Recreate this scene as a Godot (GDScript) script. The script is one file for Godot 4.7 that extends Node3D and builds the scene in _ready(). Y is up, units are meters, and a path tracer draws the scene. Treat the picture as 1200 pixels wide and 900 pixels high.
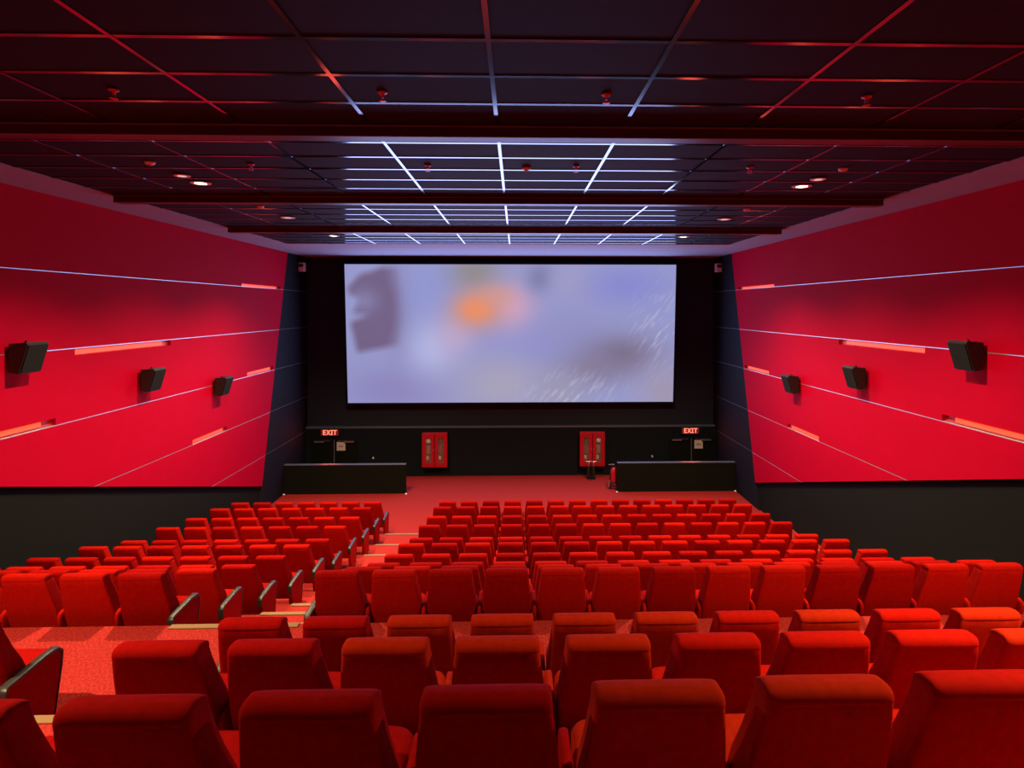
extends Node3D
# A raked cinema hall. World x is right, y up from the floor before the screen, z = -depth towards the screen; the eye is at height EYE.

const EYE := 5.94
const XL := -7.48          # face of the left wall behind its boards
const XR := 7.18           # face of the right wall behind its boards
const REAR := -5.0         # depth of the rear wall, behind the eye
const FRONT := 22.05       # depth of the wall behind the screen
const CEIL := 1.8          # ceiling above the eye
const PITCH := 0.558       # seat to seat
const TAU_STEPS := 28

var M := {}
var used := {}
var rng := RandomNumberGenerator.new()

# depth of each row (at the top of its headrests) and height of these tops below the eye, from the screen back
var ROW_D := [15.85, 14.78, 13.7, 12.6, 11.5, 10.42, 9.34, 8.27, 7.2, 6.17, 4.2, 3.13, 2.02]
var ROW_TOP := [-4.94, -4.74, -4.60, -4.41, -4.26, -3.95, -3.70, -3.39, -2.99, -2.59, -2.07, -1.65, -1.22]


func _ready() -> void:
	rng.seed = 7
	# ---- camera
	var cam := Camera3D.new()
	cam.name = "camera"
	cam.projection = Camera3D.PROJECTION_FRUSTUM
	cam.near = 0.05
	cam.far = 200.0
	cam.size = 900.0 / 720.0 * 0.05
	cam.frustum_offset = Vector2((600.0 - 624.0) / 720.0, (361.0 - 450.0) / 720.0) * 0.05
	cam.position = Vector3(0, EYE, 0)
	cam.rotation_degrees = Vector3(0, -1.5, 0)
	cam.current = true
	add_child(cam)
	# ---- environment (a closed hall: no sky light)
	var env := Environment.new()
	env.background_mode = Environment.BG_COLOR
	env.background_color = Color.BLACK
	env.tonemap_mode = Environment.TONE_MAPPER_LINEAR
	env.tonemap_exposure = 1.0
	env.sdfgi_enabled = true
	env.ssao_enabled = true
	env.ssil_enabled = true
	var we := WorldEnvironment.new()
	we.name = "environment"
	we.environment = env
	add_child(we)
	# ---- light thrown back by the picture on the screen
	var sl := AreaLight3D.new()
	sl.name = "screen_glow"
	sl.area_size = Vector2(11.4, 4.75)
	sl.light_color = Color(0.64, 0.68, 0.96)
	sl.light_energy = SCREEN_LIGHT
	sl.shadow_enabled = true
	sl.area_range = 60.0
	sl.position = at(-0.17, -0.91, 21.45)
	sl.rotation = Vector3(-SCREEN_TILT, PI, 0)
	add_child(sl)

	materials()
	build_floor()
	build_walls()
	build_ceiling()
	build_screen()
	build_lamps()
	build_strips()
	build_speakers()
	build_front_fittings()
	build_seats()
	build_ceiling_fittings()


const SCREEN_LIGHT := 78.0
const SCREEN_TILT := 0.092


func at(x: float, h: float, d: float) -> Vector3:
	return Vector3(x, h + EYE, -d)


# ------------------------------------------------------------------ naming
func numbered(n: String) -> String:
	var k: int = used.get(n, 0)
	used[n] = k + 1
	return n if k == 0 else "%s_%03d" % [n, k]


func thing(called: String, label: String, category: String, where := Vector3.ZERO, group := "") -> Node3D:
	var o := Node3D.new()
	o.name = numbered(called)
	add_child(o)
	o.position = where
	tag(o, label, category, group)
	return o


func tag(o: Node, label: String, category: String, group := "") -> void:
	o.set_meta("label", label)
	o.set_meta("category", category)
	if group:
		o.set_meta("group", group)


func setting(called: String) -> Node3D:
	var o := Node3D.new()
	o.name = called
	o.set_meta("kind", "structure")
	add_child(o)
	return o


func part(called: String, mesh: Mesh, m: Material, parent: Node, where := Vector3.ZERO) -> MeshInstance3D:
	var o := MeshInstance3D.new()
	o.name = called
	o.mesh = mesh
	o.material_override = m
	o.position = where
	parent.add_child(o, true)
	return o


# ------------------------------------------------------------------ mesh building
class Builder:
	var v := PackedVector3Array()
	var n := PackedVector3Array()

	func tri(a: Vector3, b: Vector3, c: Vector3, out: Vector3) -> void:
		var nn := (b - a).cross(c - a)
		if nn.length_squared() < 1e-16:
			return
		nn = nn.normalized()
		if nn.dot(out) > 0.0:       # clockwise seen from outside
			v.append_array([a, c, b])
		else:
			v.append_array([a, b, c])
			nn = -nn
		n.append_array([nn, nn, nn])

	func quad(a: Vector3, b: Vector3, c: Vector3, d: Vector3, out: Vector3) -> void:
		tri(a, b, c, out)
		tri(a, c, d, out)

	# a box with chamfered edges
	func box(ctr: Vector3, size: Vector3, ch := 0.0, basis := Basis()) -> void:
		var hs := size / 2.0
		var c := minf(ch, minf(hs.x, minf(hs.y, hs.z)) * 0.9)
		var pt := func(s: Vector3, ax: int) -> Vector3:
			var p := Vector3(s.x * (hs.x - c), s.y * (hs.y - c), s.z * (hs.z - c))
			p[ax] = s[ax] * hs[ax]
			return ctr + basis * p
		for ax in 3:
			var b := (ax + 1) % 3
			var d := (ax + 2) % 3
			for sg in [-1.0, 1.0]:
				var q := []
				for e in [[-1.0, -1.0], [1.0, -1.0], [1.0, 1.0], [-1.0, 1.0]]:
					var s := Vector3()
					s[ax] = sg
					s[b] = e[0]
					s[d] = e[1]
					q.append(pt.call(s, ax))
				var o := Vector3()
				o[ax] = sg
				quad(q[0], q[1], q[2], q[3], basis * o)
				if c > 0.0:
					for sb in [-1.0, 1.0]:
						var s0 := Vector3()
						s0[ax] = sg
						s0[b] = sb
						s0[d] = -1.0
						var s1 := s0
						s1[d] = 1.0
						var o2 := Vector3()
						o2[ax] = sg
						o2[b] = sb
						quad(pt.call(s0, ax), pt.call(s1, ax), pt.call(s1, b), pt.call(s0, b), basis * o2)
		if c > 0.0:
			for sx in [-1.0, 1.0]:
				for sy in [-1.0, 1.0]:
					for sz in [-1.0, 1.0]:
						var s := Vector3(sx, sy, sz)
						tri(pt.call(s, 0), pt.call(s, 1), pt.call(s, 2), basis * s)

	# a flat outline (Vector2) given thickness: to3 maps (u, v) at depth w
	func extrude(poly: PackedVector2Array, origin: Vector3, ux: Vector3, uy: Vector3, uz: Vector3, w0: float, w1: float) -> void:
		var idx := Geometry2D.triangulate_polygon(poly)
		var sgn := 1.0 if w1 > w0 else -1.0
		for k in range(0, idx.size(), 3):
			for side in [[w0, -sgn], [w1, sgn]]:
				var w: float = side[0]
				var f: float = side[1]
				var t := []
				for e in 3:
					var q: Vector2 = poly[idx[k + e]]
					t.append(origin + ux * q.x + uy * q.y + uz * w)
				tri(t[0], t[1], t[2], uz * f)
		var turn := -1.0 if Geometry2D.is_polygon_clockwise(poly) else 1.0
		for k in poly.size():
			var a := poly[k]
			var b := poly[(k + 1) % poly.size()]
			var e := b - a
			var o := (ux * e.y - uy * e.x) * turn
			quad(origin + ux * a.x + uy * a.y + uz * w0, origin + ux * b.x + uy * b.y + uz * w0, origin + ux * b.x + uy * b.y + uz * w1, origin + ux * a.x + uy * a.y + uz * w1, o)

	func mesh() -> ArrayMesh:
		var arr := []
		arr.resize(Mesh.ARRAY_MAX)
		arr[Mesh.ARRAY_VERTEX] = v
		arr[Mesh.ARRAY_NORMAL] = n
		var m := ArrayMesh.new()
		m.add_surface_from_arrays(Mesh.PRIMITIVE_TRIANGLES, arr)
		return m


func box_mesh(size: Vector3, ch := 0.0, ctr := Vector3.ZERO) -> ArrayMesh:
	var b := Builder.new()
	b.box(ctr, size, ch)
	return b.mesh()


# a smooth skin through closed rings of equal length, both ends closed
func loft(rings: Array) -> ArrayMesh:
	var cnt: int = rings[0].size()
	var v := PackedVector3Array()
	for r in rings:
		v.append_array(r)
	var mid := func(r: PackedVector3Array) -> Vector3:
		var s := Vector3()
		for p in r:
			s += p
		return s / r.size()
	var c0: Vector3 = mid.call(rings[0])
	var c1: Vector3 = mid.call(rings[-1])
	var i0 := v.size()
	v.append(c0)
	v.append(c1)
	var idx := PackedInt32Array()
	for k in rings.size() - 1:
		for j in cnt:
			var a := k * cnt + j
			var b := k * cnt + (j + 1) % cnt
			idx.append_array([a, b, b + cnt, a, b + cnt, a + cnt])
	for j in cnt:
		idx.append_array([i0, (j + 1) % cnt, j])
		var o := (rings.size() - 1) * cnt
		idx.append_array([i0 + 1, o + j, o + (j + 1) % cnt])
	# turn all faces outward
	var vol := 0.0
	for k in range(0, idx.size(), 3):
		vol += v[idx[k]].dot(v[idx[k + 1]].cross(v[idx[k + 2]]))
	if vol > 0.0:
		for k in range(0, idx.size(), 3):
			var t := idx[k + 1]
			idx[k + 1] = idx[k + 2]
			idx[k + 2] = t
	var nm := PackedVector3Array()
	nm.resize(v.size())
	for k in range(0, idx.size(), 3):
		var f := (v[idx[k + 2]] - v[idx[k]]).cross(v[idx[k + 1]] - v[idx[k]])
		for e in 3:
			nm[idx[k + e]] += f
	for k in nm.size():
		nm[k] = nm[k].normalized()
	var arr := []
	arr.resize(Mesh.ARRAY_MAX)
	arr[Mesh.ARRAY_VERTEX] = v
	arr[Mesh.ARRAY_NORMAL] = nm
	arr[Mesh.ARRAY_INDEX] = idx
	var m := ArrayMesh.new()
	m.add_surface_from_arrays(Mesh.PRIMITIVE_TRIANGLES, arr)
	return m


# a rounded-rectangle ring at height y, between depths z0 (rear) and z1 (front), half width w
func ring(y: float, z0: float, z1: float, w: float, n := 5.0, cnt := 28, tilt := 0.0) -> PackedVector3Array:
	var r := PackedVector3Array()
	var cz := (z0 + z1) / 2.0
	var hz := absf(z0 - z1) / 2.0
	for k in cnt:
		var a := TAU * (k + 0.5) / cnt
		var c := cos(a)
		var s := sin(a)
		var x := signf(c) * pow(absf(c), 2.0 / n) * w
		var z := signf(s) * pow(absf(s), 2.0 / n) * hz
		r.append(Vector3(x, y + tilt * z, cz + z))
	return r


# a turned shape: profile of (radius, height)
func lathe(prof: Array, cnt := 20) -> ArrayMesh:
	var rings := []
	for p in prof:
		var r := PackedVector3Array()
		for k in cnt:
			var a := TAU * k / cnt
			r.append(Vector3(cos(a) * p[0], p[1], sin(a) * p[0]))
		rings.append(r)
	return loft(rings)


func tube(a: Vector3, b: Vector3, r: float, cnt := 10) -> ArrayMesh:
	var d := (b - a).normalized()
	var u := d.cross(Vector3.UP if absf(d.y) < 0.9 else Vector3.RIGHT).normalized()
	var w := d.cross(u)
	var rings := []
	for e in [a, b]:
		var rr := PackedVector3Array()
		for k in cnt:
			var t := TAU * k / cnt
			rr.append(e + (u * cos(t) + w * sin(t)) * r)
		rings.append(rr)
	return loft(rings)


# ------------------------------------------------------------------ materials
func mat(called: String, lin: Color, rough := 0.8, metal := 0.0, spec := 0.5) -> StandardMaterial3D:
	var m := StandardMaterial3D.new()
	m.resource_name = called
	m.albedo_color = lin.linear_to_srgb()
	m.roughness = rough
	m.metallic = metal
	m.metallic_specular = spec
	M[called] = m
	return m


func noise_tex(freq: float, lo: Color, hi: Color, sd: int, size := 256, octaves := 4, kind := FastNoiseLite.TYPE_SIMPLEX_SMOOTH) -> NoiseTexture2D:
	var f := FastNoiseLite.new()
	f.seed = sd
	f.frequency = freq
	f.noise_type = kind
	f.fractal_octaves = octaves
	var t := NoiseTexture2D.new()
	t.width = size
	t.height = size
	t.seamless = true
	t.noise = f
	var g := Gradient.new()
	g.set_color(0, lo)
	g.set_color(1, hi)
	t.color_ramp = g
	return t


func world_map(m: StandardMaterial3D, t: Texture2D, scale: Vector3) -> void:
	m.albedo_texture = t
	m.uv1_triplanar = true
	m.uv1_world_triplanar = true
	m.uv1_scale = scale


func materials() -> void:
	var nap := noise_tex(0.02, Color(0.86, 0.86, 0.86), Color(1, 1, 1), 3)
	for a in [["velvet", Color(0.44, 0.006, 0.0015)], ["velvet_warm_lit", Color(0.44, 0.018, 0.003)], ["velvet_deep", Color(0.33, 0.003, 0.0015)]]:  # orange red copy: warm light on the near backs painted into the cloth
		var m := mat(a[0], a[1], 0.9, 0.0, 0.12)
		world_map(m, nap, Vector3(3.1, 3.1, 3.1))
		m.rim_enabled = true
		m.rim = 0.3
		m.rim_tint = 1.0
	var c := mat("carpet", Color(0.54, 0.044, 0.036), 0.95, 0.0, 0.1)
	world_map(c, noise_tex(0.035, Color(0.64, 0.58, 0.58), Color(1, 1, 1), 11, 512, 6), Vector3(2.6, 2.6, 1.4))
	mat("nosing", Color(0.25, 0.14, 0.055), 0.6, 0.0, 0.3)
	var r := mat("red_board", Color(0.43, 0.001, 0.021), 0.7, 0.0, 0.12)
	world_map(r, noise_tex(0.006, Color(0.97, 0.97, 0.97), Color(1, 1, 1), 21, 256, 3), Vector3(0.8, 0.8, 0.8))
	mat("black_wall", Color(0.0072, 0.0092, 0.0062), 0.8, 0.0, 0.2)
	mat("black_board", Color(0.010, 0.011, 0.013), 0.75, 0.0, 0.2)
	mat("inlay", Color(0.62, 0.60, 0.60), 0.35, 0.7)
	mat("grey_inlay", Color(0.10, 0.10, 0.11), 0.5)
	mat("masking", Color(0.022, 0.032, 0.044), 0.9, 0.0, 0.2)
	mat("tile", Color(0.011, 0.010, 0.014), 0.75, 0.0, 0.25)
	mat("grid_bar", Color(0.26, 0.28, 0.32), 0.12, 1.0)
	mat("plaster", Color(0.26, 0.30, 0.35), 0.85)
	mat("beam", Color(0.05, 0.008, 0.008), 0.4, 0.0, 0.5)
	mat("beam_lip", Color(0.12, 0.09, 0.10), 0.5)
	mat("dark_trim", Color(0.016, 0.014, 0.012), 0.45)
	mat("dark_metal", Color(0.03, 0.03, 0.03), 0.45, 0.6)
	mat("chrome", Color(0.6, 0.58, 0.55), 0.3, 0.9)
	mat("screen_mask", Color(0.012, 0.012, 0.014), 0.9, 0.0, 0.2)
	mat("white_paint", Color(0.7, 0.68, 0.66), 0.5)
	mat("cabinet_red", Color(0.5, 0.01, 0.02), 0.35)
	mat("cabinet_inside", Color(0.10, 0.03, 0.015), 0.7)
	mat("hose", Color(0.62, 0.42, 0.22), 0.8)
	mat("print_grey", Color(0.4, 0.33, 0.3), 0.8)
	mat("paper", Color(0.72, 0.66, 0.6), 0.8)
	mat("speaker_case", Color(0.012, 0.012, 0.011), 0.6)
	mat("speaker_cloth", Color(0.014, 0.016, 0.014), 0.9, 0.0, 0.2)
	mat("rail_cap", Color(0.11, 0.135, 0.17), 0.35, 0.1)
	mat("lower_front", Color(0.009, 0.014, 0.018), 0.8, 0.0, 0.2)
	mat("channel_red", Color(0.6, 0.02, 0.01), 0.5)
	var g := mat("pane", Color(0.9, 0.9, 0.9, 1), 0.05)
	g.albedo_color.a = 0.06
	g.transparency = BaseMaterial3D.TRANSPARENCY_ALPHA
	glow("lamp_glow", Color(1.0, 0.88, 0.6), 14.0)
	glow("lamp_dim", Color(1.0, 0.88, 0.75), 0.9)
	glow("strip_glow", Color(1.0, 0.065, 0.012), 1.7)
	glow("exit_glow", Color(1.0, 0.02, 0.03), 0.16)
	glow("exit_letters", Color(1.0, 0.2, 0.12), 1.7)
	glow("marker_glow", Color(1.0, 0.6, 0.6), 1.2)


func glow(called: String, lin: Color, energy: float) -> void:
	var m := mat(called, Color(0.02, 0.02, 0.02), 0.6)
	m.emission_enabled = true
	m.emission = lin.linear_to_srgb()
	m.emission_energy_multiplier = energy


# ------------------------------------------------------------------ floor
func row_floor(i: int) -> float:
	return ROW_TOP[i] - 1.01


func build_floor() -> void:
	var fl := setting("floor")
	var w := XR - XL + 0.4
	var cx := (XR + XL) / 2.0
	var low := -8.2
	# the flat before the screen, open over the two exit wells
	var base := row_floor(0)
	var slab := func(called: String, x0: float, x1: float, d0: float, d1: float, h: float) -> void:
		part(called, box_mesh(Vector3(x1 - x0, h - low, d1 - d0)), M.carpet, fl, at((x0 + x1) / 2.0, (h + low) / 2.0, (d0 + d1) / 2.0))
	slab.call("front_floor", XL - 0.2, XR + 0.2, ROW_D[0] - 0.12, 19.95, base)
	slab.call("front_floor", -4.3, 4.0, 19.95, FRONT + 0.1, base)
	slab.call("exit_well_floor", XL - 0.2, -4.3, 19.95, FRONT + 0.1, -6.85)
	slab.call("exit_well_floor", 4.0, XR + 0.2, 19.95, FRONT + 0.1, -6.85)
	var edges := []
	for i in range(1, 13):
		edges.append([ROW_D[i] - 0.12, ROW_D[i - 1] - 0.12, row_floor(i), row_floor(i - 1)])
	edges.append([0.85, 1.9, -1.82, row_floor(12)])
	edges.append([REAR - 0.1, 0.85, -1.42, -1.82])
	for e in edges:
		slab.call("tier", XL - 0.2, XR + 0.2, e[0], e[1], e[2])
		var rise: float = e[2] - e[3]
		for ax in [[-3.34, -2.11], [5.86, 7.16]]:
			var xm: float = (ax[0] + ax[1]) / 2.0
			var xw: float = ax[1] - ax[0]
			var strip := box_mesh(Vector3(xw, 0.014, 0.075), 0.004)
			part("nosing", strip, M.nosing, fl, at(xm, e[2] + 0.006, e[1] - 0.036))
			if rise > 0.22:
				var st := part("step", box_mesh(Vector3(xw, rise / 2.0, 0.3), 0.008), M.carpet, fl, at(xm, e[3] + rise / 4.0, e[1] + 0.15))
				part("nosing", strip, M.nosing, st, Vector3(0, rise / 4.0 + 0.006, -0.114))


# ------------------------------------------------------------------ side walls, front and rear walls
const BANDS := [1.8, 0.585, -0.675, -1.89, -3.135, -4.345, -5.94]


func edge_d(h: float) -> float:      # the slanted front end of the red boards
	return 18.08 + (h + 5.2) * 2.0 / 6.98


func strip_spots() -> Array:         # [d0, d1, h0, h1]: channels cut into the boards
	return [[16.75, 19.45, 0.565, 0.67], [10.5, 13.35, -0.80, -0.69], [17.1, 18.9, -1.875, -1.77], [7.2, 10.07, -1.875, -1.77], [14.25, 15.9, -3.12, -3.02]]


func build_walls() -> void:
	for sd in 2:
		var left := sd == 0
		var w := setting("wall_left" if left else "wall_right")
		var face: float = XL if left else XR
		var inn := 1.0 if left else -1.0
		part("base_wall", box_mesh(Vector3(0.3, 10.4, FRONT - REAR + 0.6)), M.black_wall, w, at(face - inn * 0.15, CEIL + 0.3 - 5.2, (FRONT + REAR) / 2.0))
		# outlines are drawn in (depth, height)
		for k in 6:
			var hi: float = BANDS[k] - (0.0 if k == 0 else 0.011)
			var lo: float = BANDS[k + 1] + (0.011 if k < 5 else 0.0)
			var red := PackedVector2Array([Vector2(REAR, lo), Vector2(edge_d(lo), lo), Vector2(edge_d(hi), hi), Vector2(REAR, hi)])
			var above := PackedVector2Array([Vector2(REAR, 0.0475 - 0.2897 * REAR), Vector2(25, 0.0475 - 0.2897 * 25), Vector2(25, 5), Vector2(REAR, 5)])
			var shapes := Geometry2D.intersect_polygons(red, above)
			for s in strip_spots():
				var cut := PackedVector2Array([Vector2(s[0], s[2]), Vector2(s[1], s[2]), Vector2(s[1], s[3]), Vector2(s[0], s[3])])
				if s[2] - 0.04 < lo and s[3] > lo:
					cut[0].y = lo - 0.05
					cut[1].y = lo - 0.05
				if s[3] + 0.04 > hi and s[2] < hi:
					cut[2].y = hi + 0.05
					cut[3].y = hi + 0.05
				var next: Array[PackedVector2Array] = []
				for q in shapes:
					next.append_array(Geometry2D.clip_polygons(q, cut))
				shapes = next
			for q in shapes:
				if q.size() < 3:
					continue
				var b := Builder.new()
				b.extrude(q, at(face, 0, 0), Vector3(0, 0, -1), Vector3(0, 1, 0), Vector3(inn, 0, 0), 0.0, 0.08)
				part("red_board", b.mesh(), M.red_board, w)
			var blk := PackedVector2Array([Vector2(edge_d(lo) + 0.012, lo), Vector2(FRONT, lo), Vector2(FRONT, hi), Vector2(edge_d(hi) + 0.012, hi)])
			var bb := Builder.new()
			bb.extrude(blk, at(face, 0, 0), Vector3(0, 0, -1), Vector3(0, 1, 0), Vector3(inn, 0, 0), 0.0, 0.06)
			part("black_board", bb.mesh(), M.black_board, w)
			if k < 5:
				var h: float = BANDS[k + 1]
				var d0: float = maxf(REAR, (0.0475 - h) / 0.2897)
				d0 = minf(d0, edge_d(h))
				var d1 := edge_d(h)
				part("inlay", box_mesh(Vector3(0.076, 0.016, d1 - d0), 0.003), M.inlay, w, at(face + inn * 0.038, h, (d0 + d1) / 2.0))
				part("inlay", box_mesh(Vector3(0.056, 0.016, FRONT - d1), 0.003), M.grey_inlay, w, at(face + inn * 0.028, h, (FRONT + d1) / 2.0))
	var wf := setting("wall_front")
	var cx := (XL + XR) / 2.0
	part("upper_wall", box_mesh(Vector3(XR - XL + 0.6, 10.4, 0.3)), M.masking, wf, at(cx, CEIL + 0.3 - 5.2, FRONT + 0.15))
	part("lower_wall", box_mesh(Vector3(XR - XL, 4.05, 0.22)), M.lower_front, wf, at(cx, -4.25 - 2.025, FRONT - 0.11))
	part("ledge", box_mesh(Vector3(XR - XL, 0.05, 0.226), 0.008), M.rail_cap, wf, at(cx, -4.225, FRONT - 0.113))
	var wr := setting("wall_rear")
	part("plain_wall", box_mesh(Vector3(XR - XL + 0.6, 10.4, 0.3)), M.black_wall, wr, at(cx, CEIL + 0.3 - 5.2, REAR - 0.15))


# ------------------------------------------------------------------ ceiling
const TILE_W := 1.252
const TILE_D := 0.65
const FIELD_X := -6.45


func build_ceiling() -> void:
	var ce := setting("ceiling")
	var cx := (XL + XR) / 2.0
	var f0 := FIELD_X
	var f1 := FIELD_X + 10 * TILE_W
	var d0 := 6.1 - 6 * TILE_D          # first built row of tiles
	var d1 := 6.1 + 17 * TILE_D + 0.2
	part("slab", box_mesh(Vector3(XR - XL + 0.6, 0.3, FRONT - REAR + 0.6)), M.tile, ce, at(cx, CEIL + 0.25, (FRONT + REAR) / 2.0))
	part("plaster_border", box_mesh(Vector3(f0 - XL + 0.1, 0.12, FRONT - REAR)), M.plaster, ce, at((f0 + XL - 0.1) / 2.0, CEIL + 0.06, (FRONT + REAR) / 2.0))
	part("plaster_border", box_mesh(Vector3(XR - f1 + 0.1, 0.12, FRONT - REAR)), M.plaster, ce, at((f1 + XR + 0.1) / 2.0, CEIL + 0.06, (FRONT + REAR) / 2.0))
	part("plaster_border", box_mesh(Vector3(f1 - f0, 0.12, FRONT - d1)), M.plaster, ce, at((f0 + f1) / 2.0, CEIL + 0.06, (FRONT + d1) / 2.0))
	part("rear_panel", box_mesh(Vector3(f1 - f0, 0.1, d0 - REAR)), M.tile, ce, at((f0 + f1) / 2.0, CEIL + 0.07, (REAR + d0) / 2.0))
	var tile := box_mesh(Vector3(TILE_W - 0.03, 0.02, TILE_D - 0.03), 0.003)
	for r in 23:
		for c in 10:
			part("tile", tile, M.tile, ce, at(f0 + (c + 0.5) * TILE_W, CEIL + 0.02 + rng.randf_range(0, 0.004), d0 + (r + 0.5) * TILE_D))
	var bar := box_mesh(Vector3(0.036, 0.02, d1 - d0))
	for c in range(1, 10):
		part("main_bar", bar, M.grid_bar, ce, at(f0 + c * TILE_W, CEIL + 0.012, (d0 + d1) / 2.0))
	for r in range(0, 24):
		var run := box_mesh(Vector3(10 * TILE_W, 0.014, 0.046))
		part("cross_bar", run, M.grid_bar, ce, at((f0 + f1) / 2.0, CEIL + 0.012, d0 + r * TILE_D))
	var n := 0
	for d in [6.1, 10.0, 13.9]:
		n += 1
		var b := setting("trim_%d" % n)
		part("beam", box_mesh(Vector3(f1 - f0, 0.11, 0.2), 0.006), M.beam, b, at((f0 + f1) / 2.0, CEIL - 0.05, d + 0.1))
		part("lip", box_mesh(Vector3(f1 - f0, 0.014, 0.02), 0.002), M.beam_lip, b, at((f0 + f1) / 2.0, CEIL - 0.002, d - 0.008))
		part("lip", box_mesh(Vector3(f1 - f0, 0.012, 0.02), 0.002), M.beam_lip, b, at((f0 + f1) / 2.0, CEIL - 0.101, d + 0.012))


# ------------------------------------------------------------------ screen
func blend(c: Color, to: Color, k: float) -> Color:
	return c.lerp(to, clampf(k, 0.0, 1.0))


func screen_picture() -> ImageTexture:
	var w := 480
	var h := 200
	var im := Image.create(w, h, false, Image.FORMAT_RGB8)
	# [x, y, rx, ry, colour, strength] in a 1108 x 464 frame
	var blobs := [
		[300, 90, 130, 120, Color8(152, 160, 224), 0.9], [150, 420, 190, 90, Color8(146, 140, 200), 0.9], [290, 280, 90, 90, Color8(190, 196, 242), 0.9],
		[430, 25, 90, 70, Color8(150, 146, 146), 0.9], [600, 265, 170, 80, Color8(150, 154, 222), 0.9], [520, 400, 170, 110, Color8(178, 172, 196), 0.9],
		[360, 235, 70, 70, Color8(204, 178, 214), 0.7], [560, 140, 80, 80, Color8(216, 172, 206), 0.95], [435, 148, 84, 64, Color8(244, 152, 112), 1.1],
		[500, 100, 70, 40, Color8(230, 160, 140), 0.6], [650, 45, 50, 50, Color8(128, 130, 176), 0.9], [760, 55, 80, 60, Color8(172, 168, 208), 0.9], [940, 70, 150, 70, Color8(142, 146, 220), 0.95],
		[760, 240, 150, 90, Color8(152, 152, 206), 0.8], [930, 300, 130, 70, Color8(128, 118, 146), 0.95], [830, 350, 130, 60, Color8(138, 128, 156), 0.8], [1070, 420, 80, 90, Color8(170, 158, 184), 0.9], [720, 420, 90, 70, Color8(164, 160, 186), 0.8],
	]
	var shape := PackedVector2Array([Vector2(8, 75), Vector2(50, 32), Vector2(90, 22), Vector2(120, 10), Vector2(182, 8), Vector2(188, 160), Vector2(180, 265), Vector2(35, 292), Vector2(14, 190), Vector2(78, 165), Vector2(22, 162), Vector2(45, 112), Vector2(12, 98)])
	var fn := FastNoiseLite.new()
	fn.seed = 4
	fn.frequency = 0.05
	fn.fractal_octaves = 3
	for y in h:
		for x in w:
			var p := Vector2(x * 1108.0 / w, y * 464.0 / h)
			var c := Color8(158, 162, 214)
			for b in blobs:
				var q := Vector2((p.x - b[0]) / b[2], (p.y - b[1]) / b[3])
				c = blend(c, b[4], b[5] * exp(-q.length_squared() * 1.1))
			# soft dark figure at the left
			var s := 0.0
			for ex in [-10, -3, 3, 10]:
				for ey in [-10, -3, 3, 10]:
					if Geometry2D.is_point_in_polygon(p + Vector2(ex, ey), shape):
						s += 0.0625
			s *= 1.0 - smoothstep(110.0, 190.0, p.x) * 0.8
			s = clampf(s + 0.55 * exp(-pow((p.x - 170.0) / 42.0, 2.0) - pow((p.y - 150.0) / 130.0, 2.0)), 0.0, 1.0)
			s *= 1.0 - 0.5 * exp(-pow((p.x - 60.0) / 45.0, 2.0) - pow((p.y - 120.0) / 40.0, 2.0)) - 0.35 * smoothstep(140.0, 200.0, p.x)
			c = blend(c, Color8(114, 95, 130), s * 0.85)
			# pale feathery streaks at the lower right
			var m1 := exp(-pow((p.x - 1060.0) / 80.0, 2.0) - pow((p.y - 210.0) / 110.0, 2.0))
			var m2 := exp(-pow((p.x - 760.0) / 150.0, 2.0) - pow((p.y - 430.0) / 60.0, 2.0))
			var st := fn.get_noise_2d(p.x * 1.0 + p.y * 0.8, (p.y - p.x) * 0.16)
			c = blend(c, Color8(205, 208, 228), maxf(st - 0.05, 0.0) * 1.3 * (m1 + m2))
			im.set_pixel(x, y, c)
	return ImageTexture.create_from_image(im)


func build_screen() -> void:
	var ctr := at(-0.17, -0.91, 21.58)
	var s := thing("cinema_screen", "wide lit cinema screen showing a blurred blue and orange picture", "screen", ctr)
	s.rotation.x = SCREEN_TILT
	var q := QuadMesh.new()
	q.size = Vector2(11.5, 4.87)
	var m := mat("picture_screen", Color(0.02, 0.02, 0.02), 0.9)
	m.emission_enabled = true
	m.emission = Color.BLACK
	m.emission_texture = screen_picture()
	m.emission_energy_multiplier = 0.88
	var pic := part("picture", q, m, s, Vector3(0, 0, 0.035))
	pic.set_meta("label", "blurred bright projected picture")
	var b := Builder.new()
	for sx in [-1.0, 1.0]:
		b.box(Vector3(sx * 5.79, 0, 0), Vector3(0.08, 5.03, 0.1), 0.01)
		b.box(Vector3(0, sx * 2.475, 0), Vector3(11.5, 0.08, 0.1), 0.01)
	part("frame", b.mesh(), M.screen_mask, s)
	part("backing", box_mesh(Vector3(11.5, 4.87, 0.04)), M.screen_mask, s)
	for x in [-4.0, 0.0, 4.0]:
		part("hanger", box_mesh(Vector3(0.08, 0.3, 0.6)), M.screen_mask, s, Vector3(x, 2.2, -0.33))


# ------------------------------------------------------------------ ceiling lamps
const LAMP := 62.0


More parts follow.
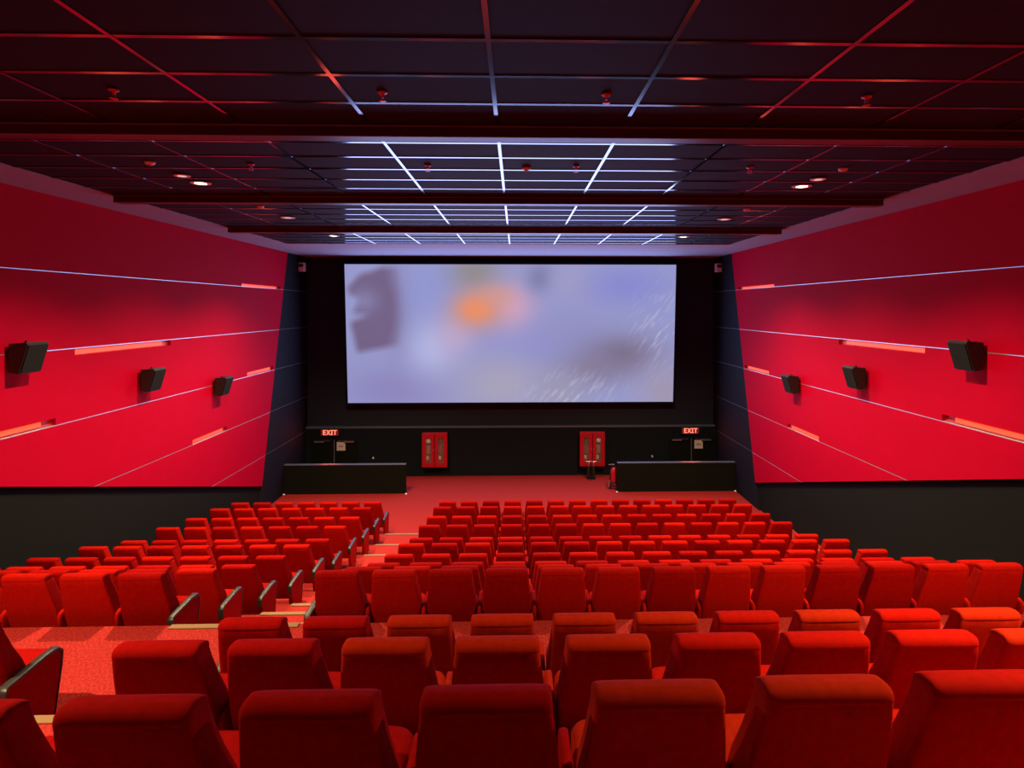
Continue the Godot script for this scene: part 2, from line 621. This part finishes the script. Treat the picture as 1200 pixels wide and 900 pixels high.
func build_lamps() -> void:
	var ringm := lathe([[0.062, 0.0], [0.1, 0.0], [0.105, 0.006], [0.1, 0.016], [0.062, 0.016]], 24)
	var disc := lathe([[0.0005, -0.002], [0.06, -0.002], [0.066, 0.004], [0.06, 0.012]], 20)
	var spots := [[8.94, 1.0, "nearest"], [15.35, 1.0, "farthest"], [12.3, 0.8, "middle"], [8.45, 0.0, ""], [2.7, 1.2, "behind"], [-2.6, 0.22, "behind"]]
	for sd in 2:
		var x: float = -4.53 if sd == 0 else 4.2
		var side: String = ["left", "right"][sd]
		for s in spots:
			var d: float = s[0]
			var lit: bool = s[1] > 0.0
			var label := ""
			if d > 14.0:
				label = "glowing round downlight nearest the screen, %s side of the dark ceiling" % side
			elif d > 11.0:
				label = "dimmer round downlight between two ceiling beams, %s side of the hall" % side
			elif d > 8.5:
				label = "brightest star-like round downlight on the %s side of the ceiling" % side
			elif d > 8.0:
				label = "small pale round downlight just beside the brightest %s ceiling lamp" % side
			elif d > 0.0:
				label = "round downlight above the rearmost seats, %s side, out of the picture" % side
			else:
				label = "round downlight over the rear aisle behind the seats, %s side" % side
			var t := thing("ceiling_downlight", label, "ceiling light", at(x, CEIL, d), "round ceiling downlights")
			part("bezel", ringm, M.white_paint, t, Vector3(0, -0.014, 0))
			part("lamp_face", disc, M.lamp_glow if lit and s[1] > 0.9 else M.lamp_dim, t, Vector3(0, -0.012, 0))
			if d > 8.5:
				t.scale = Vector3(1.35, 1.0, 1.35)
			if lit:
				var l := SpotLight3D.new()
				l.name = "downlight"
				l.light_color = Color(1.0, 0.86, 0.68)
				l.light_energy = LAMP * s[1]
				l.light_size = 0.07
				l.spot_angle = 66.0
				l.spot_angle_attenuation = 0.9
				l.spot_range = 40.0
				l.spot_attenuation = 2.0
				l.shadow_enabled = true
				l.rotation_degrees = Vector3(-90, 0, 0)
				l.position = Vector3(0, -0.03, 0)
				t.add_child(l, true)


# ------------------------------------------------------------------ glowing strips in the red walls
func build_strips() -> void:
	var where := ["in the top joint of the %s red wall, near the screen", "in the %s red wall between the first two loudspeakers", "beside the third loudspeaker, front edge of the %s red wall", "nearest the seats' rear, edge of picture, %s red wall", "lowest on the %s red wall, below the loudspeakers"]
	for sd in 2:
		var left := sd == 0
		var face: float = XL if left else XR
		var inn := 1.0 if left else -1.0
		var k := 0
		for s in strip_spots():
			var ln: float = s[1] - s[0]
			var ht: float = s[3] - s[2]
			var t := thing("wall_light_strip", "glowing orange red light strip " + where[k] % ["left", "right"][sd], "wall light", at(face, (s[2] + s[3]) / 2.0, (s[0] + s[1]) / 2.0), "glowing strips in the red walls")
			part("channel", box_mesh(Vector3(0.014, ht, ln)), M.channel_red, t, Vector3(inn * 0.008, 0, 0))
			part("light_tube", box_mesh(Vector3(0.03, ht * 0.72, ln * 0.9), 0.008), M.strip_glow, t, Vector3(inn * 0.032, 0, ln * 0.04))
			var l := AreaLight3D.new()
			l.name = "strip_glow"
			l.area_size = Vector2(ln * 0.84, ht * 0.4)
			l.light_color = Color(1.0, 0.32, 0.16)
			l.light_energy = 0.25
			l.area_range = 30.0
			l.shadow_enabled = true
			l.position = Vector3(inn * 0.052, 0, ln * 0.04)
			l.rotation = Vector3(0, -PI / 2.0 * inn, 0)
			t.add_child(l, true)
			k += 1


# ------------------------------------------------------------------ loudspeakers
func build_speakers() -> void:
	# outline of the case from the side, (out from the wall, height): front leans down over the seats
	var prof := PackedVector2Array([Vector2(0.06, -0.2), Vector2(0.2, -0.23), Vector2(0.33, 0.2), Vector2(0.3, 0.23), Vector2(0.06, 0.21)])
	var grille := PackedVector2Array([Vector2(0.213, -0.205), Vector2(0.228, -0.21), Vector2(0.344, 0.18), Vector2(0.329, 0.185)])
	var order := ["largest and nearest", "middle", "farthest and smallest looking"]
	for sd in 2:
		var left := sd == 0
		var face: float = XL + 0.08 if left else XR - 0.08
		var inn := 1.0 if left else -1.0
		var k := 0
		for p in [[9.28, -0.73], [12.4, -1.42], [15.35, -1.92]]:
			var t := thing("wall_loudspeaker", "black surround loudspeaker on the %s red wall, %s of three" % [["left", "right"][sd], order[k]], "loudspeaker", at(face, p[1], p[0]), "surround loudspeakers on the red walls")
			var b := Builder.new()
			b.extrude(prof, Vector3.ZERO, Vector3(inn, 0, 0), Vector3(0, 1, 0), Vector3(0, 0, 1), -0.2, 0.2)
			part("case", b.mesh(), M.speaker_case, t)
			var g := Builder.new()
			g.extrude(grille, Vector3.ZERO, Vector3(inn, 0, 0), Vector3(0, 1, 0), Vector3(0, 0, 1), -0.185, 0.185)
			part("grille", g.mesh(), M.speaker_cloth, t)
			part("bracket", box_mesh(Vector3(0.07, 0.22, 0.14), 0.008), M.dark_metal, t, Vector3(inn * 0.035, 0.0, 0))
			part("bracket_tube", tube(Vector3(inn * 0.04, 0.12, 0.0), Vector3(inn * 0.16, 0.25, 0.0), 0.012), M.dark_metal, t)
			k += 1


# ------------------------------------------------------------------ front wall fittings
func letters(text: String, size: float, depth: float) -> TextMesh:
	var t := TextMesh.new()
	var f := SystemFont.new()
	f.font_names = PackedStringArray(["Droid Sans"])
	f.font_weight = 700
	t.font = f
	t.text = text
	t.font_size = 64
	t.pixel_size = size / 46.0
	t.depth = depth
	return t


func build_front_fittings() -> void:
	var wall := FRONT - 0.22
	var base := row_floor(0)
	for sd in 2:
		var left := sd == 0
		var side: String = ["left", "right"][sd]
		var dx: float = -6.4 if left else 6.24
		# low black partition before the exit well
		var x0: float = XL + 0.06 if left else 3.27
		var x1: float = -3.55 if left else XR - 0.06
		var pt := thing("partition", "low black partition wall before the %s exit doors" % side, "partition", at((x0 + x1) / 2.0, base, 19.87))
		part("panel", box_mesh(Vector3(x1 - x0, 0.92, 0.14), 0.006), M.black_wall, pt, Vector3(0, 0.46, 0))
		part("cap_rail", box_mesh(Vector3(x1 - x0, 0.025, 0.16), 0.006), M.rail_cap, pt, Vector3(0, 0.932, 0))
		# double exit door
		var dr := setting("door_%d" % (sd + 1))
		for s in [-1.0, 1.0]:
			var lf := part("door_leaf", box_mesh(Vector3(0.8, 2.2, 0.05), 0.004), M.black_wall, dr, at(dx + s * 0.405, -5.75, wall - 0.03))
			part("door_closer", box_mesh(Vector3(0.34, 0.06, 0.07), 0.008), M.chrome, lf, Vector3(s * 0.12, 1.05, 0.06))
			part("closer_arm", box_mesh(Vector3(0.3, 0.015, 0.02)), M.chrome, lf, Vector3(-s * 0.12, 1.085, 0.07))
			part("push_bar", box_mesh(Vector3(0.6, 0.05, 0.06), 0.01), M.dark_metal, lf, Vector3(0, -0.1, 0.06))
		part("meeting_strip", box_mesh(Vector3(0.03, 2.2, 0.02)), M.rail_cap, dr, at(dx, -5.75, wall - 0.065))
		# exit sign
		var sx: float = -6.55 if left else 6.2
		var es := thing("exit_sign", "lit red EXIT sign above the %s black double doors" % side, "sign", at(sx, -4.37, wall), "lit exit signs")
		part("housing", box_mesh(Vector3(0.66, 0.27, 0.08), 0.01), M.dark_metal, es, Vector3(0, 0, 0.045))
		part("sign_face", box_mesh(Vector3(0.6, 0.21, 0.01), 0.002), M.exit_glow, es, Vector3(0, 0, 0.09))
		var tx := part("sign_letters", letters("EXIT", 0.17, 0.006), M.exit_letters, es, Vector3(0, 0, 0.098))
		tx.set_meta("label", "bright letters reading EXIT")
		var el := AreaLight3D.new()
		el.name = "sign_glow"
		el.area_size = Vector2(0.6, 0.2)
		el.light_color = Color(1.0, 0.3, 0.25)
		el.light_energy = 0.6
		el.area_range = 30.0
		el.shadow_enabled = true
		el.position = Vector3(0, 0, 0.115)
		el.rotation = Vector3(0, PI, 0)
		es.add_child(el, true)
		# notice and small fitting
		var nx: float = -6.16 if left else 6.5
		var no := thing("paper_notice", "small white notice on the %s exit door" % side, "notice", at(nx, -4.86, wall - 0.055), "notices on the exit doors")
		part("sheet", box_mesh(Vector3(0.3, 0.3, 0.008)), M.paper, no, Vector3(0, 0, 0.01))
		part("print", box_mesh(Vector3(0.16, 0.07, 0.002)), M.print_grey, no, Vector3(0, 0, 0.0155))
		var kx: float = -5.05 if left else 4.85
		var kn := thing("push_button", "tiny pale round push button on the black wall behind the %s partition" % side, "button", at(kx, -5.3, wall), "pale buttons on the front wall")
		part("rose", turned([[0.045, 0.0], [0.045, 0.012]]), M.chrome, kn)
		part("dome", turned([[0.03, 0.012], [0.035, 0.04], [0.02, 0.055]]), M.white_paint, kn)
		# box high on the side wall
		var bx: float = XL + 0.06 if left else XR - 0.06
		var bo := thing("wall_box", "small white box high on the black wall, %s of the screen" % side, "wall box", at(bx, 1.4, 21.2), "white boxes beside the screen")
		var inn := 1.0 if left else -1.0
		part("housing", box_mesh(Vector3(0.2, 0.3, 0.24), 0.015), M.white_paint, bo, Vector3(inn * 0.1, 0, 0))
		part("lens", box_mesh(Vector3(0.16, 0.1, 0.02), 0.006), M.dark_trim, bo, Vector3(inn * 0.1, 0.05, 0.125))
		# floor marker
		for mx in [x0 + 0.02 if left else x1 - 0.02, x1 + 0.02 if left else x0 - 0.02]:
			var inner: bool = absf(mx) < 5.0
			var mk := thing("floor_marker", "tiny glowing floor marker at the %s end of the %s partition" % ["inner" if inner else "outer", side], "floor light", at(mx, base, 19.76), "floor markers at the partitions")
			part("rim", lathe([[0.045, 0.0], [0.045, 0.01], [0.03, 0.016]], 14), M.chrome, mk)
			part("lamp", lathe([[0.03, 0.006], [0.028, 0.022], [0.01, 0.03]], 12), M.marker_glow, mk)
	hose_cabinet(-2.865, "left")
	hose_cabinet(2.68, "right")
	extinguishers(base)


# a turned shape lying with its axis towards the seats
func turned(prof: Array) -> ArrayMesh:
	var rings := []
	for p in prof:
		var r := PackedVector3Array()
		for k in 16:
			var a := TAU * k / 16
			r.append(Vector3(cos(a) * p[0], sin(a) * p[0], p[1]))
		rings.append(r)
	return loft(rings)


func hose_cabinet(x: float, side: String) -> void:
	var wall := FRONT - 0.22
	var t := thing("fire_hose_cabinet", "red two-door fire hose cabinet on the black wall, %s one" % side, "cabinet", at(x, -4.98, wall - 0.024), "fire hose cabinets under the screen")
	var w := 0.88
	var h := 1.2
	var b := Builder.new()
	for s in [-1.0, 1.0]:
		b.box(Vector3(s * (w / 2 - 0.015), 0, 0.11), Vector3(0.03, h, 0.22), 0.004)
		b.box(Vector3(0, s * (h / 2 - 0.015), 0.11), Vector3(w - 0.06, 0.03, 0.22), 0.004)
	b.box(Vector3(0, 0, 0.02), Vector3(w - 0.06, h - 0.06, 0.02))
	part("body", b.mesh(), M.cabinet_red, t)
	for s in [-1.0, 1.0]:
		var cx: float = s * (w / 4 - 0.004)
		var d := Builder.new()
		var dw := w / 2 - 0.03
		for e in [-1.0, 1.0]:
			d.box(Vector3(e * (dw / 2 - 0.055), 0, 0), Vector3(0.11, h - 0.06, 0.03), 0.004)
			d.box(Vector3(0, e * (h / 2 - 0.105), 0), Vector3(dw - 0.22, 0.15, 0.03), 0.004)
		var door := part("door", d.mesh(), M.cabinet_red, t, Vector3(cx, 0, 0.215))
		part("pane", box_mesh(Vector3(dw - 0.2, h - 0.34, 0.006)), M.pane, door)
		part("handle", box_mesh(Vector3(0.02, 0.09, 0.03), 0.004), M.chrome, door, Vector3(-s * (dw / 2 - 0.03), 0, 0.03))
		part("lining", box_mesh(Vector3(dw - 0.2, h - 0.3, 0.01)), M.cabinet_inside, t, Vector3(cx, 0, 0.04))
		# coil, valve and nozzle behind the panes
		var pale: bool = (s < 0.0) == (side == "left")
		part("hose_coil", lathe([[0.05, -0.14], [0.075, -0.13], [0.08, 0.0], [0.075, 0.13], [0.05, 0.14]], 14), M.cabinet_inside if not pale else M.nosing, t, Vector3(cx, 0.0, 0.12))
		part("nozzle", lathe([[0.05, -0.07], [0.055, 0.02], [0.03, 0.07]], 12), M.hose, t, Vector3(cx - 0.03, -0.28, 0.15))
		if pale:
			part("valve", lathe([[0.06, -0.07], [0.085, -0.05], [0.085, 0.06], [0.05, 0.08]], 14), M.paper, t, Vector3(cx, 0.31, 0.13))
		else:
			part("valve", lathe([[0.04, -0.07], [0.05, 0.0], [0.03, 0.1]], 12), M.cabinet_inside, t, Vector3(cx, 0.28, 0.12))


func extinguishers(base: float) -> void:
	var st := thing("bottle_stand", "dark steel stand with two slim grey bottles below the red cabinet", "stand", at(2.6, base, 21.35))
	part("base", lathe([[0.16, 0.0], [0.16, 0.02], [0.03, 0.035]], 18), M.dark_metal, st)
	part("post", tube(Vector3(0, 0.03, 0), Vector3(0, 0.62, 0), 0.014), M.dark_metal, st)
	part("top_bar", tube(Vector3(-0.17, 0.6, 0), Vector3(0.17, 0.6, 0), 0.014), M.chrome, st)
	for s in [-1.0, 1.0]:
		var bt := part("bottle", lathe([[0.05, 0.03], [0.06, 0.05], [0.06, 0.36], [0.03, 0.43], [0.02, 0.47]], 16), M.dark_metal, st, Vector3(s * 0.085, 0, 0.02))
		part("bottle_neck", lathe([[0.02, 0.46], [0.03, 0.48], [0.03, 0.55], [0.012, 0.57]], 12), M.chrome, bt)
	var ex := thing("fire_extinguisher", "red fire extinguisher on a black trolley beside the right partition", "extinguisher", at(3.18, base, 20.15))
	part("cylinder", lathe([[0.08, 0.22], [0.11, 0.25], [0.115, 0.55], [0.09, 0.66], [0.04, 0.71]], 20), M.cabinet_red, ex, Vector3(0.02, 0, 0))
	part("valve_head", box_mesh(Vector3(0.07, 0.1, 0.06), 0.01), M.dark_metal, ex, Vector3(0.02, 0.75, 0))
	part("lever", box_mesh(Vector3(0.18, 0.02, 0.03), 0.004), M.chrome, ex, Vector3(-0.05, 0.8, 0))
	part("hose", tube(Vector3(-0.03, 0.74, 0.03), Vector3(-0.13, 0.3, 0.06), 0.018), M.dark_trim, ex)
	part("nozzle", tube(Vector3(-0.13, 0.3, 0.06), Vector3(-0.15, 0.08, 0.07), 0.03), M.chrome, ex)
	part("trolley_foot", box_mesh(Vector3(0.26, 0.05, 0.24), 0.01), M.dark_metal, ex, Vector3(0.02, 0.2, 0))
	for s in [-1.0, 1.0]:
		part("wheel", tube(Vector3(0.02 + s * 0.1, 0.1, 0), Vector3(0.02 + s * 0.14, 0.1, 0), 0.1, 18), M.dark_trim, ex)
	part("axle", tube(Vector3(-0.1, 0.1, 0), Vector3(0.14, 0.1, 0), 0.015), M.dark_metal, ex)


# ------------------------------------------------------------------ seats
const ORD := ["first", "second", "third", "fourth", "fifth", "sixth", "seventh", "eighth", "ninth", "tenth", "eleventh", "twelfth", "thirteenth", "fourteenth"]
var SEAT := {}


func seat_shapes() -> void:
	SEAT.back = loft([ring(0.27, -0.19, -0.28, 0.22, 10.0, 36), ring(0.285, -0.165, -0.31, 0.246, 10.0, 36), ring(0.40, -0.13, -0.325, 0.25, 10.0, 36), ring(0.52, -0.092, -0.285, 0.25, 10.0, 36), ring(0.64, -0.056, -0.235, 0.244, 10.0, 36), ring(0.76, -0.018, -0.168, 0.232, 10.0, 36), ring(0.88, 0.019, -0.118, 0.218, 10.0, 36), ring(0.948, 0.036, -0.096, 0.211, 10.0, 36), ring(0.956, 0.02, -0.08, 0.2, 10.0, 36)])
	SEAT.head = loft([ring(0.940, 0.01, -0.08, 0.2, 9.0, 36), ring(0.944, 0.035, -0.098, 0.2105, 9.0, 36), ring(0.950, 0.038, -0.100, 0.2125, 9.0, 36), ring(0.960, 0.038, -0.098, 0.2125, 9.0, 36), ring(0.972, 0.034, -0.092, 0.2115, 9.0, 36, 0.03), ring(0.982, 0.025, -0.082, 0.208, 8.0, 36, 0.08), ring(0.989, 0.011, -0.070, 0.201, 7.0, 36, 0.13), ring(0.993, -0.004, -0.056, 0.189, 6.0, 36, 0.15), ring(0.994, -0.014, -0.046, 0.168, 5.0, 36, 0.15)])
	SEAT.pan = loft([ring(0.36, -0.2, -0.58, 0.2, 6.0), ring(0.37, -0.18, -0.615, 0.228, 6.0), ring(0.42, -0.17, -0.64, 0.24, 6.0), ring(0.465, -0.17, -0.64, 0.24, 6.0), ring(0.49, -0.18, -0.62, 0.23, 6.0), ring(0.498, -0.21, -0.58, 0.2, 6.0)])
	# padded arm between two seats: rings along its length
	var arm := []
	for e in [[-0.05, 0.014, 0.545, 0.50], [-0.062, 0.02, 0.582, 0.44], [-0.1, 0.022, 0.598, 0.40], [-0.33, 0.022, 0.602, 0.42], [-0.42, 0.022, 0.592, 0.47], [-0.445, 0.016, 0.57, 0.51]]:
		var r := PackedVector3Array()
		for k in 14:
			var a := TAU * (k + 0.5) / 14
			var c := cos(a)
			var s := sin(a)
			r.append(Vector3(signf(c) * pow(absf(c), 0.5) * e[1], (e[2] + e[3]) / 2.0 + signf(s) * pow(absf(s), 0.5) * (e[2] - e[3]) / 2.0, e[0] - 0.01))
		arm.append(r)
	SEAT.arm = loft(arm)
	var b := Builder.new()
	b.box(Vector3(0, 0.375, -0.08), Vector3(0.045, 0.10, 0.10), 0.012)
	b.box(Vector3(0, 0.2, -0.2), Vector3(0.04, 0.4, 0.07), 0.008)
	b.box(Vector3(0, 0.012, -0.21), Vector3(0.06, 0.024, 0.26), 0.006)
	SEAT.stand = b.mesh()
	SEAT.cap = box_mesh(Vector3(0.04, 0.035, 0.03), 0.01)
	var pan := Builder.new()
	pan.box(Vector3(0, 0.33, -0.36), Vector3(0.44, 0.06, 0.34), 0.01)
	SEAT.under = pan.mesh()
	# aisle end: upholstered side with a dark edge along top and front, outline in (forward, height)
	var side := PackedVector2Array([Vector2(0.0, 0.56), Vector2(0.34, 0.575), Vector2(0.44, 0.57), Vector2(0.475, 0.54), Vector2(0.47, 0.46), Vector2(0.40, 0.09), Vector2(0.10, 0.09), Vector2(0.04, 0.3), Vector2(0.0, 0.46)])
	var e1 := Builder.new()
	e1.extrude(side, Vector3.ZERO, Vector3(0, 0, -1), Vector3(0, 1, 0), Vector3(1, 0, 0), -0.028, 0.028)
	SEAT.side = e1.mesh()
	var line := [Vector2(-0.015, 0.44), Vector2(-0.012, 0.53), Vector2(0.0, 0.565), Vector2(0.34, 0.585), Vector2(0.45, 0.58), Vector2(0.49, 0.545), Vector2(0.485, 0.46), Vector2(0.41, 0.09)]
	var wide := [0.006, 0.008, 0.012, 0.014, 0.018, 0.017, 0.012, 0.006]
	var e2 := []
	for k in line.size():
		var p: Vector2 = line[k]
		var t: Vector2 = (line[mini(k + 1, line.size() - 1)] - line[maxi(k - 1, 0)]).normalized()
		var nrm := Vector2(-t.y, t.x)
		var r := PackedVector3Array()
		for q in 10:
			var a := TAU * (q + 0.5) / 10
			var c := cos(a)
			var s := sin(a)
			var u: float = signf(s) * pow(absf(s), 0.6) * wide[k]
			r.append(Vector3(signf(c) * pow(absf(c), 0.6) * 0.033, p.y + nrm.y * u, -(p.x + nrm.x * u)))
		e2.append(r)
	SEAT.edge = loft(e2)
	SEAT.foot = box_mesh(Vector3(0.05, 0.1, 0.28), 0.008)


func make_seat(cloth: Material, left_arm: String, right_arm: String) -> Node3D:
	var t := Node3D.new()
	part("backrest", SEAT.back, cloth, t)
	part("headrest", SEAT.head, cloth, t)
	var sp := part("seat_cushion", SEAT.pan, cloth, t)
	part("seat_base", SEAT.under, M.dark_metal, sp)
	for a in [[left_arm, -1.0], [right_arm, 1.0]]:
		var x: float = a[1] * PITCH / 2.0
		if a[0] == "arm":
			part("armrest", SEAT.arm, cloth, t, Vector3(x, 0, 0))
			var st := part("stand", SEAT.stand, M.dark_metal, t, Vector3(x, 0, 0))
			part("hinge_cap", SEAT.cap, M.chrome, st, Vector3(0, 0.425, -0.03))
		elif a[0] == "end":
			var s := part("end_panel", SEAT.side, cloth, t, Vector3(x + a[1] * 0.012, 0, 0))
			part("edge_trim", SEAT.edge, M.dark_trim, s)
			part("foot", SEAT.foot, M.dark_metal, t, Vector3(x + a[1] * 0.012, 0.05, -0.25))
	return t


func build_seats() -> void:
	seat_shapes()
	var cloths := [M.velvet, M.velvet_warm_lit, M.velvet_deep]
	# velvet nap tone of the nearest rows, with light and shade painted in (0 red, 1 orange red, 2 deep red); others vary by chance
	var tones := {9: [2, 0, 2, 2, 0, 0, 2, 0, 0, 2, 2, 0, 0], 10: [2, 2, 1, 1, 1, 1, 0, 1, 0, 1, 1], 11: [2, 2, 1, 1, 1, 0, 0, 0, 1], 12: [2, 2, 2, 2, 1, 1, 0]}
	var masters := {}
	var last := [13, 13, 13, 13, 13, 13, 13, 13, 13, 12, 10, 8, 6]
	var left_last := [6, 6, 6, 6, 6, 6, 6, 6, 6, 4, 1]
	for blk in 2:
		for i in 13:
			if blk == 1 and i > 10:
				continue
			var n: int = last[i] if blk == 0 else left_last[i]
			for k in n + 1:
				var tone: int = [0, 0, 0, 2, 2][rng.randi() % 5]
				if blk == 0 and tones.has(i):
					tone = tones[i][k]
				var la := "none"
				var ra := "arm"
				if blk == 0:
					la = "end" if k == 0 else "none"
					ra = "end" if k == 13 else "arm"
				else:
					la = "arm" if k == 6 else "none"
					ra = "end" if k == 0 else "arm"
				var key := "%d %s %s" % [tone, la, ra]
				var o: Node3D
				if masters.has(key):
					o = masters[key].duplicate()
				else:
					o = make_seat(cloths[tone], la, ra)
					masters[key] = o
				o.name = numbered("cinema_chair")
				add_child(o)
				var x: float = -1.77 + PITCH * k if blk == 0 else -3.68 - PITCH * k
				o.position = at(x, row_floor(i), ROW_D[i] - 0.05 + (0.022 * x if i == 12 else 0.0))
				var row := "front row" if i == 0 else "%s row from screen" % ORD[i]
				if i == 12:
					row = "row nearest the camera"
				elif i == 11:
					row = "second row from the camera"
				elif i == 10:
					row = "third row from the camera"
				var block := "right block" if blk == 0 else "left block"
				tag(o, "red velvet cinema seat, %s from the steps, %s, %s" % [ORD[k], row, block], "seat", "red seats, %s, %s" % [row, block])


# ------------------------------------------------------------------ sprinklers and detectors
func build_ceiling_fittings() -> void:
	var rose := lathe([[0.045, 0.0], [0.04, -0.012], [0.015, -0.018], [0.012, -0.05]], 14)
	var disc := lathe([[0.008, -0.075], [0.032, -0.072], [0.032, -0.078], [0.008, -0.08]], 12)
	var names := {-3.33: "far left", -1.12: "centre left", 0.76: "centre right", 2.99: "far right"}
	for d in [5.17, 7.8]:
		for x in names:
			var t := thing("sprinkler", "small red sprinkler head, %s, %s the nearest ceiling beam" % [names[x], "before" if d < 6 else "beyond"], "sprinkler", at(x, CEIL + 0.008, d), "ceiling sprinkler heads")
			part("rose", rose, M.cabinet_red, t)
			var y := Builder.new()
			for s in [-1.0, 1.0]:
				y.box(Vector3(s * 0.016, -0.06, 0), Vector3(0.006, 0.035, 0.008))
			part("yoke", y.mesh(), M.chrome, t)
			part("deflector", disc, M.cabinet_red, t)
	var dt := lathe([[0.06, 0.0], [0.06, -0.015], [0.048, -0.035], [0.02, -0.04]], 18)
	for p in [[-4.53, 7.72, "left, beside the brightest left downlight"], [4.23, 7.85, "right, beside the brightest right downlight"], [-4.53, 11.0, "left, between the two far beams"], [4.2, 11.1, "right, between the two far beams"], [0.13, 7.9, "near the middle of the dark ceiling"]]:
		var t := thing("smoke_detector", "small round ceiling detector, " + p[2], "detector", at(p[0], CEIL + 0.012, p[1]), "round ceiling detectors")
		part("cover", dt, M.white_paint, t)
		part("sensor", lathe([[0.018, -0.04], [0.016, -0.05], [0.006, -0.054]], 10), M.cabinet_red, t)
